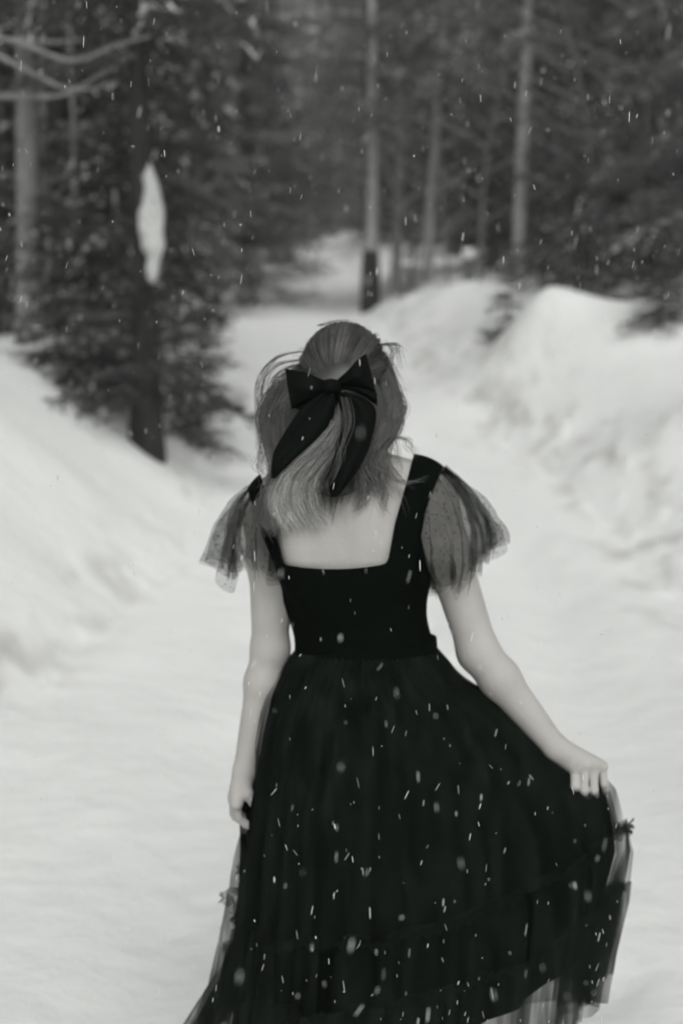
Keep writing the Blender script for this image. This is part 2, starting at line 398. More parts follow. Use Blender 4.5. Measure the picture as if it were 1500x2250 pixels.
# limbs of the forked trunk
def limb(parent, pts, r0, mat='bark_pale', name='branch', r1=.006):
    P = np.array(pts); n = 12
    t = np.linspace(0, len(P) - 1, n); ii = np.clip(t.astype(int), 0, len(P) - 2); f = (t - ii)[:, None]
    p0 = P[np.clip(ii - 1, 0, None)]; p1 = P[ii]; p2 = P[ii + 1]; p3 = P[np.clip(ii + 2, None, len(P) - 1)]
    C = .5 * (2 * p1 + (p2 - p0) * f + (2 * p0 - 5 * p1 + 4 * p2 - p3) * f ** 2 + (3 * p1 - p0 - 3 * p2 + p3) * f ** 3)
    V, F = tube_pts(C, np.linspace(r0, r1, n), 7)
    return obj(name, mesh(name, at_root(parent, V), F, M[mat]), parent)
limb(t6, [W(872, 470, 32.5), W(900, 435, 32), W(960, 410, 31.5), W(1020, 380, 31), W(1075, 330, 31)], .07)
limb(t6, [W(872, 420, 32.5), W(850, 380, 32.5), W(840, 330, 32.6), W(825, 270, 32.8)], .05)
limb(t6, [W(880, 360, 32.5), W(860, 320, 32.3), W(845, 290, 32.2)], .04)
# snow capped stump
def stump():
    b = base(1026, 26.0); e = empty('tree_stump', b, 'tall broken stump with a round cap of snow beside the snow mounds', 'stump')
    hgt = W(1026, 590, 26)[2] - b[2]; hgt = max(hgt, .5)
    V, F = tube_pts([(0, 0, -.4), (0, 0, 0), (.01, 0, hgt * .5), (0, .01, hgt)], [.13, .115, .1, .095], 10)
    obj('trunk', mesh('stump_trunk', V, F, M['bark_grey']), e)
    zz = np.linspace(0, 1, 9); V, F = tube_pts([(0, 0, hgt - .05 + .24 * z) for z in zz], [.13 * math.sqrt(max(1 - (z * 2 - 1) ** 2, .01)) + .01 for z in zz], 12)
    obj('snow_cap', mesh('snow_cap', V, F, M['snow_clump']), e)
stump()
tree('spruce_sapling', base(905, 28.5), 'little spruce poking out of the snow between the pale trunks', None, trunk_mesh('sapling_trunk_c', 'bark_dark', 2.3, .022, 317), CS, 1.5, .5)
# spruces whose low boughs hang over the right slope
BIGR = crown_mesh('low_bough_crown', 'needle', 171, 8.5, .15, 2.2, step=.3, droop=.45)
for k, (px, d, rz, lab) in enumerate(((1560, 18.2, .3, 'broad spruce trailing its lowest boughs into the right hand snow slope'),
                                      (1330, 27.5, 1.9, 'spruce behind the peaked snow mound with boughs over it'),
                                      (1780, 15.5, 2.9, 'spruce at the outer edge of the right slope, low boughs drooping'))):
    tree('spruce_tree', base(px, d), lab, None, TR[1], BIGR, rz)
tree('spruce_sapling', base(1112, 17.6), 'spruce tip half buried at the side of the peaked snow mound', None, trunk_mesh('sapling_trunk_d', 'bark_dark', 2.3, .022, 318), CS, .9, .5)
tree('spruce_sapling', base(1262, 17.2), 'bushy young spruce just behind the peaked snow mound', None, trunk_mesh('sapling_trunk_e', 'bark_dark', 2.3, .022, 319), CS, 4.0, .8)
tree('spruce_sapling', base(1445, 14.6), 'drooping young spruce leaning into the hollow of the right slope', None, trunk_mesh('sapling_trunk_f', 'bark_dark', 2.3, .022, 320), CS, 5.0, .55)
# bare leafless shrubs with curved branches
def bare_tree(b, label, limbs, r, mat):
    e = empty('bare_tree', b, label, 'tree')
    for k, L_ in enumerate(limbs): limb(e, L_, r if k == 0 else r * .6, mat, 'trunk' if k == 0 else 'branch')
    return e
b = base(1560, 18.5)
bare_tree(b, 'leafless tree arching its bare stem over the right hand spruces', [[np.array(b) + (0, 0, -.2), W(1530, 560, 18.4), W(1480, 440, 18.2), W(1420, 340, 18), W(1370, 240, 17.8), W(1290, 190, 17.6)],
          [W(1480, 440, 18.2), W(1400, 400, 18), W(1330, 370, 17.8), W(1290, 310, 17.6)], [W(1420, 340, 18), W(1430, 230, 18), W(1455, 120, 18)]], .05, 'twig')
b = base(-60, 9.5)
bare_tree(b, 'leafless tree at the near left with long bare curved branches', [[np.array(b) + (0, 0, -.2), W(-60, 500, 9.5), W(-50, 200, 9.5), W(-60, 0, 9.5), W(-50, -200, 9.5)],
          [W(-55, 85, 9.5), W(60, 88, 9.4), W(120, 92, 9.4), W(185, 88, 9.3)],
          [W(-50, 70, 9.5), W(60, 100, 9.3), W(120, 125, 9.2), W(180, 132, 9.2), W(250, 100, 9.1), W(330, 80, 9.1)],
          [W(-55, 95, 9.5), W(30, 140, 9.3), W(90, 170, 9.2), W(140, 192, 9.2), W(200, 196, 9.1), W(260, 180, 9.1)],
          [W(-55, 210, 9.5), W(60, 212, 9.4), W(130, 210, 9.3), W(185, 185, 9.3), W(240, 150, 9.2)]], .036, 'bark_mid')

def bare_sapling(px, d, h, seed, lean):
    g = np.random.default_rng(seed); b = np.array(base(px, d)); e = empty('bare_sapling', tuple(b), 'thin leafless sapling with forking twigs at the edge of the right hand wood', 'sapling', 'leafless saplings at the edge of the wood')
    top = b + (lean * h, g.uniform(-.3, .3), h); mid = b + (lean * h * .35 + g.uniform(-.15, .15), 0, h * .5)
    limb(e, [b - (0, 0, .2), mid, top], .028, 'bark_mid', 'trunk')
    for k in range(7):
        t = .25 + .1 * k; p = b + (mid - b) * min(t * 2, 1) + (top - mid) * max(t * 2 - 1, 0); sg = (-1) ** k; l = h * (.5 - .28 * t) * g.uniform(.7, 1.3)
        q = p + (sg * l * .5, g.uniform(-.3, .3), l * .28); r_ = p + (sg * l, g.uniform(-.5, .5), l * g.uniform(.3, .9))
        limb(e, [p, q, r_], .016, 'bark_mid', 'branch', .004)
        limb(e, [q, q + (sg * l * .15, g.uniform(-.2, .2), l * .4)], .009, 'bark_mid', 'branch', .003)
for a in ((905, 26.5, 4.2, 1, .10), (985, 28, 5.0, 2, -.08), (1050, 24, 4.0, 3, .12), (1215, 23, 4.5, 4, .10), (1300, 21, 5.0, 5, -.15), (1390, 19.5, 4.6, 6, .08), (1475, 20, 5.0, 7, -.2), (850, 31, 4.5, 8, .06)): bare_sapling(*a)
# -- the rest of the forest, one spruce after the other
def forest():
    g = np.random.default_rng(31); placed = []; out = []
    def far_enough(x, y, m):
        return all((x - a) ** 2 + (y - c) ** 2 > m * m for a, c in placed)
    for px, d in ((322, 11.6), (68, 14), (1560, 18.2), (1330, 27.5), (1780, 15.5), (813, 29.5), (1132, 25.5)): placed.append(((px - 750) / FPX * d, d))
    def put(x, y, label, group, s=None):
        k = int(g.integers(0, 2)) + (2 if y > 31 else 0); placed.append((x, y)); s = s or g.uniform(.8, 1.2)
        out.append(tree('spruce_tree', (x, y, gz(x, y) - .05), label, group, TR[k], CR[k], g.uniform(0, 6.28), s))
    # left: rows along the road
    for px, d in ((45, 16.6), (205, 16.2), (-20, 17.2), (130, 17.4), (245, 17.5), (150, 19.5), (330, 18.5), (360, 23), (260, 20.5), (-40, 19), (60, 21.5), (150, 24), (420, 30), (300, 27)):
        put((px - 750) / FPX * d, d, 'dark spruce standing in the wood behind the left bank', 'spruces behind the left bank')
    for px, d in ((545, 33), (470, 30), (570, 42), (585, 52), (520, 38), (600, 62), (640, 92), (672, 98), (704, 101), (738, 97), (772, 93), (606, 99), (822, 58), (800, 74), (560, 70)):
        put((px - 750) / FPX * d, d, 'spruce closing in on the far end of the snowy road', 'spruces at the far end of the road', 1.5 if d > 85 else None)
    for x, y in ((-5.2, 4), (-6, -1), (-5.4, -6), (-6.2, -11), (-5.6, -16), (6.4, 5), (6.8, 0), (6.2, -5), (7, -10), (6.4, -15), (-9, 1), (-9, -8), (10, 3), (10, -7), (-3.2, -9.5), (.4, -12), (3.6, -10.5), (-1.4, -14), (2.2, -15)):  # out of view, beside and across the road: added to shade the near snow
        k = 2 + int(g.integers(0, 2)); placed.append((x, y))
        tree('spruce_tree', (x, y, gz(x, y) - .05), 'unseen spruce added round the near road to shade its snow', 'unseen spruces added round the near road', TR[k], CR[k], g.uniform(0, 6.28), .85)
    n = 0
    for _ in range(9000):
        y = g.uniform(20, 108); x = g.uniform(-.34 * y, .34 * y)
        xl = float(np.interp(y, PD, XL)); xr = float(np.interp(y, PD, XR))
        if xl - 2.2 < x < xr + 2.2 + .8 * (y < 34) and y < 84: continue
        if x > 0 and y < 27 and x < 4: continue
        if not far_enough(x, y, 1.6 + y * .010): continue
        if x < 0: put(x, y, 'dark spruce standing in the wood behind the left bank', 'spruces behind the left bank')
        else: put(x, y, 'spruce in the wood above the right hand slope', 'spruces above the right slope')
        n += 1
        if n > 235: break
    return out
forest()


# ------------------------------------------------------------------ the person
D0 = 2.72
def B(px, py, dy=0.0): return W(px, py, D0 + dy)

def surface_nets(F, xs, ys, zs):
    """closed surface of the zero level of F sampled on a rectilinear grid"""
    nx, ny, nz_ = F.shape
    ins = F < 0
    c = np.zeros((nx - 1, ny - 1, nz_ - 1), np.uint8)
    offs = [(a, b_, c_) for a in (0, 1) for b_ in (0, 1) for c_ in (0, 1)]
    for a, b_, c_ in offs: c += ins[a:nx - 1 + a, b_:ny - 1 + b_, c_:nz_ - 1 + c_]
    act = np.argwhere((c > 0) & (c < 8))
    idx = np.full(c.shape, -1, np.int32); idx[tuple(act.T)] = np.arange(len(act))
    val = {}; 
    for o in offs: val[o] = F[act[:, 0] + o[0], act[:, 1] + o[1], act[:, 2] + o[2]]
    acc = np.zeros((len(act), 3)); cnt = np.zeros(len(act))
    for o in offs:
        for ax in range(3):
            if o[ax]: continue
            o2 = list(o); o2[ax] = 1; o2 = tuple(o2)
            a, b_ = val[o], val[o2]; m = (a < 0) != (b_ < 0)
            t = np.where(m, a / np.where(np.abs(a - b_) < 1e-12, 1, a - b_), 0)
            p = np.tile(np.array(o, float), (len(act), 1)); p[:, ax] = t
            acc[m] += p[m]; cnt[m] += 1
    loc = acc / cnt[:, None]
    V = np.empty((len(act), 3))
    for ax, arr in enumerate((xs, ys, zs)):
        k = act[:, ax]; V[:, ax] = arr[k] + (arr[k + 1] - arr[k]) * loc[:, ax]
    Q = []
    for ax in range(3):
        sl0 = [slice(None)] * 3; sl1 = [slice(None)] * 3
        sl0[ax] = slice(0, -1); sl1[ax] = slice(1, None)
        s0 = ins[tuple(sl0)]; s1 = ins[tuple(sl1)]
        e = np.argwhere(s0 != s1); o1, o2 = (ax + 1) % 3, (ax + 2) % 3
        ok = (e[:, o1] > 0) & (e[:, o2] > 0) & (e[:, o1] < F.shape[o1] - 1) & (e[:, o2] < F.shape[o2] - 1); e = e[ok]
        def cell(d1, d2):
            q = e.copy(); q[:, o1] -= d1; q[:, o2] -= d2; return idx[tuple(q.T)]
        quad = np.stack([cell(1, 1), cell(0, 1), cell(0, 0), cell(1, 0)], -1)
        fl = s0[tuple(e.T)]; quad[~fl] = quad[~fl][:, ::-1]
        Q.append(quad)
    return V, np.concatenate(Q)

class Field:
    def __init__(s, xs, ys, zs):
        s.xs, s.ys, s.zs = xs, ys, zs; s.F = np.full((len(xs), len(ys), len(zs)), .06, np.float32)
    def block(s, lo, hi):
        r = []
        for a, l, h in zip((s.xs, s.ys, s.zs), lo, hi):
            i0 = max(np.searchsorted(a, l) - 1, 0); i1 = min(np.searchsorted(a, h) + 1, len(a)); r.append(slice(i0, max(i1, i0)))
        return tuple(r), s.xs[r[0]][:, None, None], s.ys[r[1]][None, :, None], s.zs[r[2]][None, None, :]
    def mix(s, sl, d, k, sub=False):
        A = s.F[sl]
        if A.size == 0: return
        d = np.minimum(d, .06).astype(np.float32) if not sub else d.astype(np.float32)
        if sub: A2, d2 = -A, d
        else: A2, d2 = A, d
        h = np.clip(.5 + .5 * (d2 - A2) / k, 0, 1); r = d2 * (1 - h) + A2 * h - k * h * (1 - h)
        s.F[sl] = -r if sub else r
    def cone(s, a, b, ra, rb, k=.02, sub=False, flat=None):
        a = np.asarray(a, float); b = np.asarray(b, float); m = k + .015 + max(ra, rb)
        sl, X, Y, Z = s.block(np.minimum(a, b) - m, np.maximum(a, b) + m)
        ab = b - a; L2 = ab @ ab + 1e-12
        t = np.clip(((X - a[0]) * ab[0] + (Y - a[1]) * ab[1] + (Z - a[2]) * ab[2]) / L2, 0, 1)
        dx, dy, dz = X - a[0] - t * ab[0], Y - a[1] - t * ab[1], Z - a[2] - t * ab[2]
        s.mix(sl, np.sqrt(dx * dx + dy * dy + dz * dz) - (ra + (rb - ra) * t), k, sub)
    def ell(s, c, r, k=.03, rz=0.0, ry=0.0, sub=False):
        c = np.asarray(c, float); m = max(r) * 1.3 + 1.4 * k + .015
        sl, X, Y, Z = s.block(c - m, c + m)
        x, y, z = X - c[0], Y - c[1], Z - c[2]
        x, z = x * math.cos(ry) - z * math.sin(ry), x * math.sin(ry) + z * math.cos(ry)
        x, y = x * math.cos(rz) + y * math.sin(rz), -x * math.sin(rz) + y * math.cos(rz)
        q = np.sqrt((x / r[0]) ** 2 + (y / r[1]) ** 2 + (z / r[2]) ** 2)
        s.mix(sl, (q - 1) * min(r) * np.where(q > 1, 1, 1), k, sub)
    def mesh(s): return surface_nets(s.F, s.xs, s.ys, s.zs)

def steps(pts):      # [(from, to, step)...] -> increasing coordinates
    return np.unique(np.round(np.concatenate([np.arange(a, b_, h) for a, b_, h in pts]), 5))

TW = R(-9)            # she is turned a little to her right
def torso(f, grow=0.0):
    g = grow
    f.ell(B(806, 1545), (.158 + g, .118 + g, .13 + g), .05, TW)
    f.ell(B(807, 1428), (.108 + g, .088 + g, .10 + g), .05, TW)
    f.ell(B(775, 1265, .0), (.132 + g, .103 + g, .14 + g), .05, TW, R(6))
    f.ell(B(758, 1160, .0), (.158 + g, .098 + g, .115 + g), .05, TW, R(4))
    f.ell(B(690, 1300, .075), (.062 + g, .06 + g, .062 + g), .03); f.ell(B(830, 1300, .085), (.062 + g, .06 + g, .062 + g), .03)
    f.cone(B(610, 1112, -.005), B(930, 1082, .0), .05 + g, .05 + g, .05)
    f.ell(B(670, 1180, -.082), (.042 + g, .021 + g, .07 + g), .035); f.ell(B(835, 1165, -.078), (.042 + g, .021 + g, .07 + g), .035)
    f.cone(B(752, 1020, -.01), B(640, 1095, -.01), .042 + g, .035 + g, .05); f.cone(B(755, 1015, -.01), B(890, 1065, -.01), .042 + g, .035 + g, .05)

xs = steps([(-.30, -.235, .006), (-.235, -.155, .0026), (-.155, .36, .0045), (.36, .425, .0045), (.425, .53, .0022), (.53, .56, .005)])
ys = steps([(2.50, 2.62, .006), (2.62, 2.80, .0026), (2.80, 3.05, .006)])
zs = steps([(-.01, .58, .008), (.58, .82, .0024), (.82, 1.62, .0045)])
f = Field(xs, ys, zs)
torso(f)
# shoulder blades, spine
f.cone(B(752, 1080, -.128), B(745, 1260, -.135), .022, .022, .03, sub=True)
# neck and head, leaning a little forward
f.cone(B(750, 940, .03), B(752, 1075, -.005), .047, .055, .05)
HC = B(757, 835, .035)
f.ell(HC, (.073, .092, .098), .03); f.ell(HC + (0, .045, -.06), (.052, .052, .065), .03)
f.cone(HC + (0, .09, -.01), HC + (0, .108, -.04), .008, .013, .012)                      # nose
f.cone(HC + (-.016, .093, -.072), HC + (.016, .093, -.072), .007, .007, .008)            # lips
f.ell(HC + (0, .085, -.105), (.02, .015, .015), .02)                                     # chin
for s in (-1, 1):
    f.ell(HC + (s * .031, .097, -.005), (.016, .012, .010), .012, sub=True)              # eye sockets
    f.ell(HC + (s * .031, .083, -.006), (.012, .011, .010), .004)
    f.ell(HC + (s * .078, .01, -.025), (.008, .016, .028), .008)                         # ears
# legs in mid stride and feet
hipL, hipR = B(745, 1640, .0), B(868, 1640, .0)
kneeL = np.array((hipL[0] - .005, hipL[1] + .15, .45)); kneeR = np.array((hipR[0] + .005, hipR[1] + .02, .43))
ankL = np.array((kneeL[0], kneeL[1] + .06, .085)); ankR = np.array((kneeR[0], kneeR[1] - .17, .14))
for h, k_, a in ((hipL, kneeL, ankL), (hipR, kneeR, ankR)):
    f.cone(h, k_, .083, .052, .04); f.cone(k_, a + (k_ - a) * .62 + (0, -.015, 0), .05, .05, .03); f.cone(a + (k_ - a) * .62 + (0, -.015, 0), a, .048, .034, .03)
f.cone(ankL, ankL + (0, .13, -.045), .036, .028, .03); f.cone(ankR, ankR + (0, .10, -.085), .036, .028, .03)
# arms
def arm(sh, el, wr, r):
    f.cone(sh, sh + (el - sh) * .35, r[0], r[1], .03); f.cone(sh + (el - sh) * .35, el, r[1], r[2], .025)
    m = el + (wr - el) * .28
    f.cone(el, m, r[2], r[3], .02); f.cone(m, wr, r[3], r[4], .02)
arm(B(592, 1125, -.0), B(593, 1425, .01), B(540, 1690, .0), (.05, .040, .034, .034, .0235))
arm(B(948, 1105, -.0), B(1050, 1432, -.02), B(1216, 1640, -.03), (.05, .043, .038, .0375, .025))
# right hand closed on the cloth: knuckles outward, fingers curling down and round
def rh(px, py, dy): return B(px, py, -.03 + dy)
wr = rh(1216, 1640, 0)
kn = [(1262, 1688, -.012), (1282, 1682, -.016), (1303, 1679, -.012), (1321, 1684, -.002)]
pip = [(1262, 1727, -.022), (1282, 1735, -.026), (1304, 1735, -.022), (1326, 1722, -.010)]
dip = [(1266, 1744, .002), (1285, 1748, .0), (1306, 1746, .003), (1329, 1738, .010)]
tip = [(1268, 1728, .018), (1286, 1730, .018), (1305, 1730, .02), (1325, 1722, .024)]
rr = [.0084, .0087, .0084, .0074]
for k in range(4):
    f.cone(wr, rh(*kn[k]), .019, .0125, .012)
    f.cone(rh(*kn[k]), rh(*pip[k]), rr[k] * 1.1, rr[k], .0035); f.cone(rh(*pip[k]), rh(*dip[k]), rr[k], rr[k] * .92, .003); f.cone(rh(*dip[k]), rh(*tip[k]), rr[k] * .92, rr[k] * .8, .003)
f.cone(rh(1228, 1660, .006), rh(1246, 1700, .010), .018, .013, .012)
f.cone(rh(1243, 1697, .012), rh(1251, 1722, .016), .0115, .0102, .005); f.cone(rh(1251, 1722, .016), rh(1272, 1738, .026), .0102, .0085, .004)
# left hand, seen from its edge, gathering the skirt
def lh(px, py, dy): return B(px, py, dy)
wl = lh(540, 1690, 0)
kn = [(519, 1742, .014), (514, 1750, -.002), (515, 1759, -.018), (520, 1768, -.032)]
pip = [(516, 1778, .018), (514, 1787, .002), (518, 1794, -.015), (525, 1798, -.028)]
dip = [(538, 1796, .018), (537, 1804, .002), (541, 1811, -.013), (545, 1814, -.025)]
tip = [(556, 1788, .016), (556, 1798, .002), (558, 1806, -.010), (558, 1806, -.020)]
for k in range(4):
    f.cone(wl, lh(*kn[k]), .018, .012, .012)
    f.cone(lh(*kn[k]), lh(*pip[k]), rr[k] * 1.08, rr[k], .003); f.cone(lh(*pip[k]), lh(*dip[k]), rr[k], rr[k] * .92, .003); f.cone(lh(*dip[k]), lh(*tip[k]), rr[k] * .92, rr[k] * .8, .003)
f.cone(lh(536, 1712, -.012), lh(545, 1745, -.026), .013, .0105, .008); f.cone(lh(545, 1745, -.026), lh(560, 1772, -.024), .0105, .0085, .003)
bv, bf = f.mesh()
gp = gz(B(800, 1500)[0], D0)
PX0 = (float(B(806, 1545)[0]), D0, gp)
person = empty('person', PX0, 'person seen from behind in black tulle dress lifting its skirt, ribbon bow in hair', 'person')
body = obj('body', mesh('body', at_root(person, bv), bf, M['skin']), person); body['label'] = 'bare back, arms and hands'
for o, a in ((ankL, -.045), (ankR, -.085)):
    V = []; F = []
    P = [o + (0, -.045, -.03 + (0 if a > -.06 else .03)), o + (0, -.01, -.045), o + (0, .08, a * .9 - .012), o + (0, .15, a - .012), o + (0, .185, a - .012)]
    V, F = tube_pts(P, [.03, .04, .041, .036, .012], 14)
    obj('shoe', mesh('shoe', at_root(person, V), F, M['shoe']), person)

# bodice: a shell of cloth over the torso, cut square at the back
xb = np.arange(-.20, .24, .0026); yb = np.arange(2.54, 2.92, .0032); zb = np.arange(.93, 1.36, .0026)
fb = Field(xb, yb, zb); torso(fb, .005)

X = xb[:, None, None]; Y = yb[None, :, None]; Z = zb[None, None, :]
# work in photo-plane units at her distance so the cut follows the measured neckline
S = FPX / D0
PXX = 750 + X * S * D0 / Y * 1.0
PYY = 820 + (1.5 - Z) * S * D0 / Y
PYY = PYY + 0 * PXX; PXX = PXX + 0 * PYY
def half(ax, ay, bx, by):       # signed px distance, positive to the right of a->b looking along it (image coords)
    dx, dy = bx - ax, by - ay; L = math.hypot(dx, dy)
    return ((PXX - ax) * dy - (PYY - ay) * dx) / L
inL = PXX - np.interp(PYY, [1000, 1040, 1100, 1187, 1250], [560, 572, 588, 607, 622])     # > 0: right of the left neckline edge
inR = np.interp(PYY, [1000, 1060, 1150, 1250], [908, 893, 868, 850]) - PXX                  # > 0: left of the right neckline edge
inB = -(PYY - (1240 + 12 * (1 - ((PXX - 732) / 120) ** 2)))                                 # > 0: above the lower edge
kk = 5.0
hole = -np.log(np.exp(-np.clip(inL, -300, 300) / kk) + np.exp(-np.clip(inR, -300, 300) / kk) + np.exp(-np.clip(inB, -300, 300) / kk)) * kk
armR = PXX - np.interp(PYY, [1020, 1060, 1120, 1180, 1300, 1420], [978, 958, 936, 926, 952, 985])
armL = np.interp(PYY, [1050, 1130, 1187, 1233, 1300, 1420], [535, 560, 578, 598, 618, 630]) - PXX
waist = (PYY - 1446)
region = np.maximum(np.maximum(hole, waist), np.maximum(armR, armL)) / S
shell = np.abs(fb.F - .002) - .0035
fb.F = np.maximum(shell, region).astype(np.float32)
v_, q_ = fb.mesh()
dress = obj('dress_bodice', mesh('dress_bodice', at_root(person, v_), q_, M['bodice']), person); dress['label'] = 'fitted black bodice with square back and wide straps'

def grid_mesh(name, P, mat, root, closed_u=True):
    nu, nv = P.shape[:2]
    V = P.reshape(-1, 3); F = []
    i, j = np.meshgrid(np.arange(nu if closed_u else nu - 1), np.arange(nv - 1), indexing='ij'); i2 = (i + 1) % nu
    F = np.stack([i * nv + j, i2 * nv + j, i2 * nv + j + 1, i * nv + j + 1], -1).reshape(-1, 4)
    return mesh(name, at_root(root, V), F, mat)

# waistband
th = np.linspace(0, 2 * math.pi, 96, endpoint=False); c = B(809, 1424)
prof = [(-.004, -.021), (.004, -.020), (.0055, 0), (.004, .018), (-.004, .019)]
P = np.array([[c + np.array(((.128 + o) * math.cos(t), (.103 + o) * math.sin(t), z + .004 * math.cos(t))) for o, z in prof] for t in th])
obj('waistband', grid_mesh('waistband', P, M['bodice'], person), person)

# skirt.  th: 0 = her lifted right-hand side (picture right), pi = picture left, 3pi/2 = towards the camera
NU = 420
TH = np.linspace(-math.pi, math.pi, NU, endpoint=False)
waistc = B(808, 1428)
HANDR = B(1298, 1742, -.02)
def skirt(length, out, seed, foldamp, extra=0.0, v0=0.0, v1=1.0, nv=90, flare=0.0, omega=0.0):
    g = np.random.default_rng(seed)
    v = np.linspace(v0, v1, nv)[None, :]; t = TH[:, None]
    # hanging shape
    L = .80 * length
    prof = np.interp(v, [0, .04, .12, .25, .45, .7, 1, 1.2], [0, .028, .062, .095, .125, .14, .155, .165])
    z = waistc[2] + .004 - L * v * 0.985 + .02 * np.sin(v * math.pi)
    left = np.interp(v, [0, .04, .12, .25, .45, .7, 1, 1.2], [0, .026, .052, .066, .070, .074, .085, .095]); lw = np.clip(-np.cos(t), 0, 1)
    rx = .128 + prof * (1 - lw) + left * lw + out * np.clip(v * 6, 0.25, 1) + flare * np.clip(v - .62, 0, 1); ry = .105 + prof * 1.15 + out * np.clip(v * 6, .25, 1) + flare * np.clip(v - .62, 0, 1)
    fold = 0
    for n, a in ((9, .5), (14, .6), (23, .5), (37, .35)):
        ph = g.uniform(0, 6.28); sh = g.uniform(-1, 1)
        fold = fold + a * np.sin(n * t + ph + sh * v * 2.0 + .7 * np.sin(2 * t + ph))
    gather = np.sin(70 * t + 2 * np.sin(5 * t)) * .0035 * np.exp(-v * 9)
    pleat = 0
    if omega: pleat = (.011 * np.sin(33 * t + 2.5 * np.sin(4 * t) + seed) + .008 * np.sin(58 * t + 1.5 * np.sin(7 * t)) + .004 * np.sin(97 * t)) * np.clip((v - .60) * 4, 0, 1)
    amp = foldamp * np.clip(v * 1.6, .06, 1)
    rx = rx + fold * amp + gather + pleat; ry = ry + fold * amp + gather + pleat
    tt = t + (omega * np.sin(23 * t + 1.3 * np.sin(3 * t + seed)) + omega * .6 * np.sin(41 * t + seed)) * np.clip(v - .4, 0, 1)
    drift = -.035 * np.clip(v, 0, 1)                       # the hem swings to the picture left
    x = waistc[0] + drift * 1.3 + rx * np.cos(tt); y = waistc[1] + ry * np.sin(tt) + .03 * v
    # lifted shape: waist -> hand -> free fall from the hand
    vh = .56 / length
    s = np.clip(v / vh, 0, 1)
    wst = np.array((waistc[0] + .128, waistc[1], waistc[2]))
    lx = wst[0] + (HANDR[0] + .015 + out * 1.2 - wst[0]) * s + .012 * np.sin(s * math.pi); ly = wst[1] + (HANDR[1] - wst[1]) * s
    lz = wst[2] + (HANDR[2] + .006 - wst[2]) * (s ** 1.15) + .006 * np.sin(s * math.pi)
    f_ = np.clip(v - vh, 0, 2) * .80 * length
    lx = lx + .05 * np.clip(f_ * 8, 0, 1) * (1 - .5 * np.clip(f_ * 3, 0, 1)) - .16 * f_ ** 1.15 + 0 * t; lz = lz - f_ * 1.0; 
    tw = t + .15
    wgt = np.exp(-(np.abs(tw) / 1.0) ** 2.2)
    wgt = wgt * smooth01(v / .25)
    spread = np.sin(tw) * .10 * np.clip(v * 1.3 - .25, 0, 1)
    fx = fold * foldamp * 1.1 * np.clip(v * 1.5, 0, 1)
    x = x * (1 - wgt) + (lx + fx * .9 + pleat * 1.3) * wgt; y = y * (1 - wgt) + (ly + spread + fx * .3) * wgt; z = z * (1 - wgt) + (lz + fx * .25) * wgt
    # small crease where the left hand gathers the cloth
    hl = B(552, 1790, -.01)
    d = np.sqrt(((x - hl[0]) / .05) ** 2 + ((z - hl[2]) / .09) ** 2 + ((y - hl[1]) / .09) ** 2)
    x = x + (.030 if out else -.020) * np.exp(-d * d)
    if extra:                                              # hem blown to the picture left
        e = np.exp(-((np.abs(t) - math.pi) / .45) ** 2) * np.clip(v - .86, 0, 1) * extra
        x = x - e; z = z + e * .25
    # ripples that radiate across the lifted cloth
    cr = np.sin((x * 14 + z * 22) + 1.5 * np.sin(x * 9)) * .006 * np.clip(v * 3, 0, 1) + np.sin((x * -9 + z * 31) + seed) * .004 * np.clip(v * 3, 0, 1)
    y = y + cr * np.sign(np.sin(t)) * np.abs(np.sin(t))
    return np.stack([x + 0 * t, y + 0 * t, z + 0 * t], -1)

lin = obj('skirt', grid_mesh('skirt', skirt(.94, 0, 5, .013), M['lining'], person), person); lin['label'] = 'full black skirt, right side lifted by the hand'
ov = skirt(1.0, .018, 5, .015, extra=.0, v1=.66, nv=70)
obj('tulle_overlay', grid_mesh('tulle_overlay', ov, M['tulle'], person), lin)
tier = skirt(1.0, .022, 12, .018, extra=.34, v0=.64, v1=1.10, nv=60, flare=.06, omega=.10)
obj('tulle_tier', grid_mesh('tulle_tier', tier, M['tulle'], person), lin)
tier2 = skirt(1.0, .018, 17, .018, extra=.3, v0=.80, v1=1.04, nv=40, flare=.04, omega=.08)
obj('tulle_tier', grid_mesh('tulle_tier_b', tier2, M['tulle'], person), lin)
def ruffle(vv, out, seed, wdt, fl):
    a = skirt(1.0, out, seed, .020 if seed == 12 else .018, v0=vv, v1=vv + .04, nv=2, flare=fl)
    ctr = np.array((waistc[0], waistc[1], 0)); mid = a[:, 0]
    mid = np.repeat(mid, 3, 0); nn = len(mid)
    mid = .25 * np.roll(mid, 1, 0) + .5 * mid + .25 * np.roll(mid, -1, 0)
    o = (mid - ctr) * (1, 1, 0); o /= np.linalg.norm(o, axis=1)[:, None]
    k = np.arange(nn); wv = np.sin(k * .62 + 2 * np.sin(k * .07)) * (.6 + .4 * np.sin(k * .031)) 
    rows = []
    for q, (r, z) in enumerate(((.007, wdt), (.003, wdt * .4), (.001, 0), (.003, -wdt * .5), (.008, -wdt))):
        rows.append(mid + o * (r + .004 * wv * abs(q - 2) / 2)[:, None] + np.array((0, 0, 1.)) * (z + .002 * np.cos(k * .9) * abs(q - 2))[:, None])
    return np.stack(rows, 1)
obj('ruffle', grid_mesh('ruffle_a', ruffle(.655, .022, 12, .008, .06), M['ruffle'], person), lin)
obj('ruffle', grid_mesh('ruffle_b', ruffle(.81, .018, 17, .006, .04), M['ruffle'], person), lin)

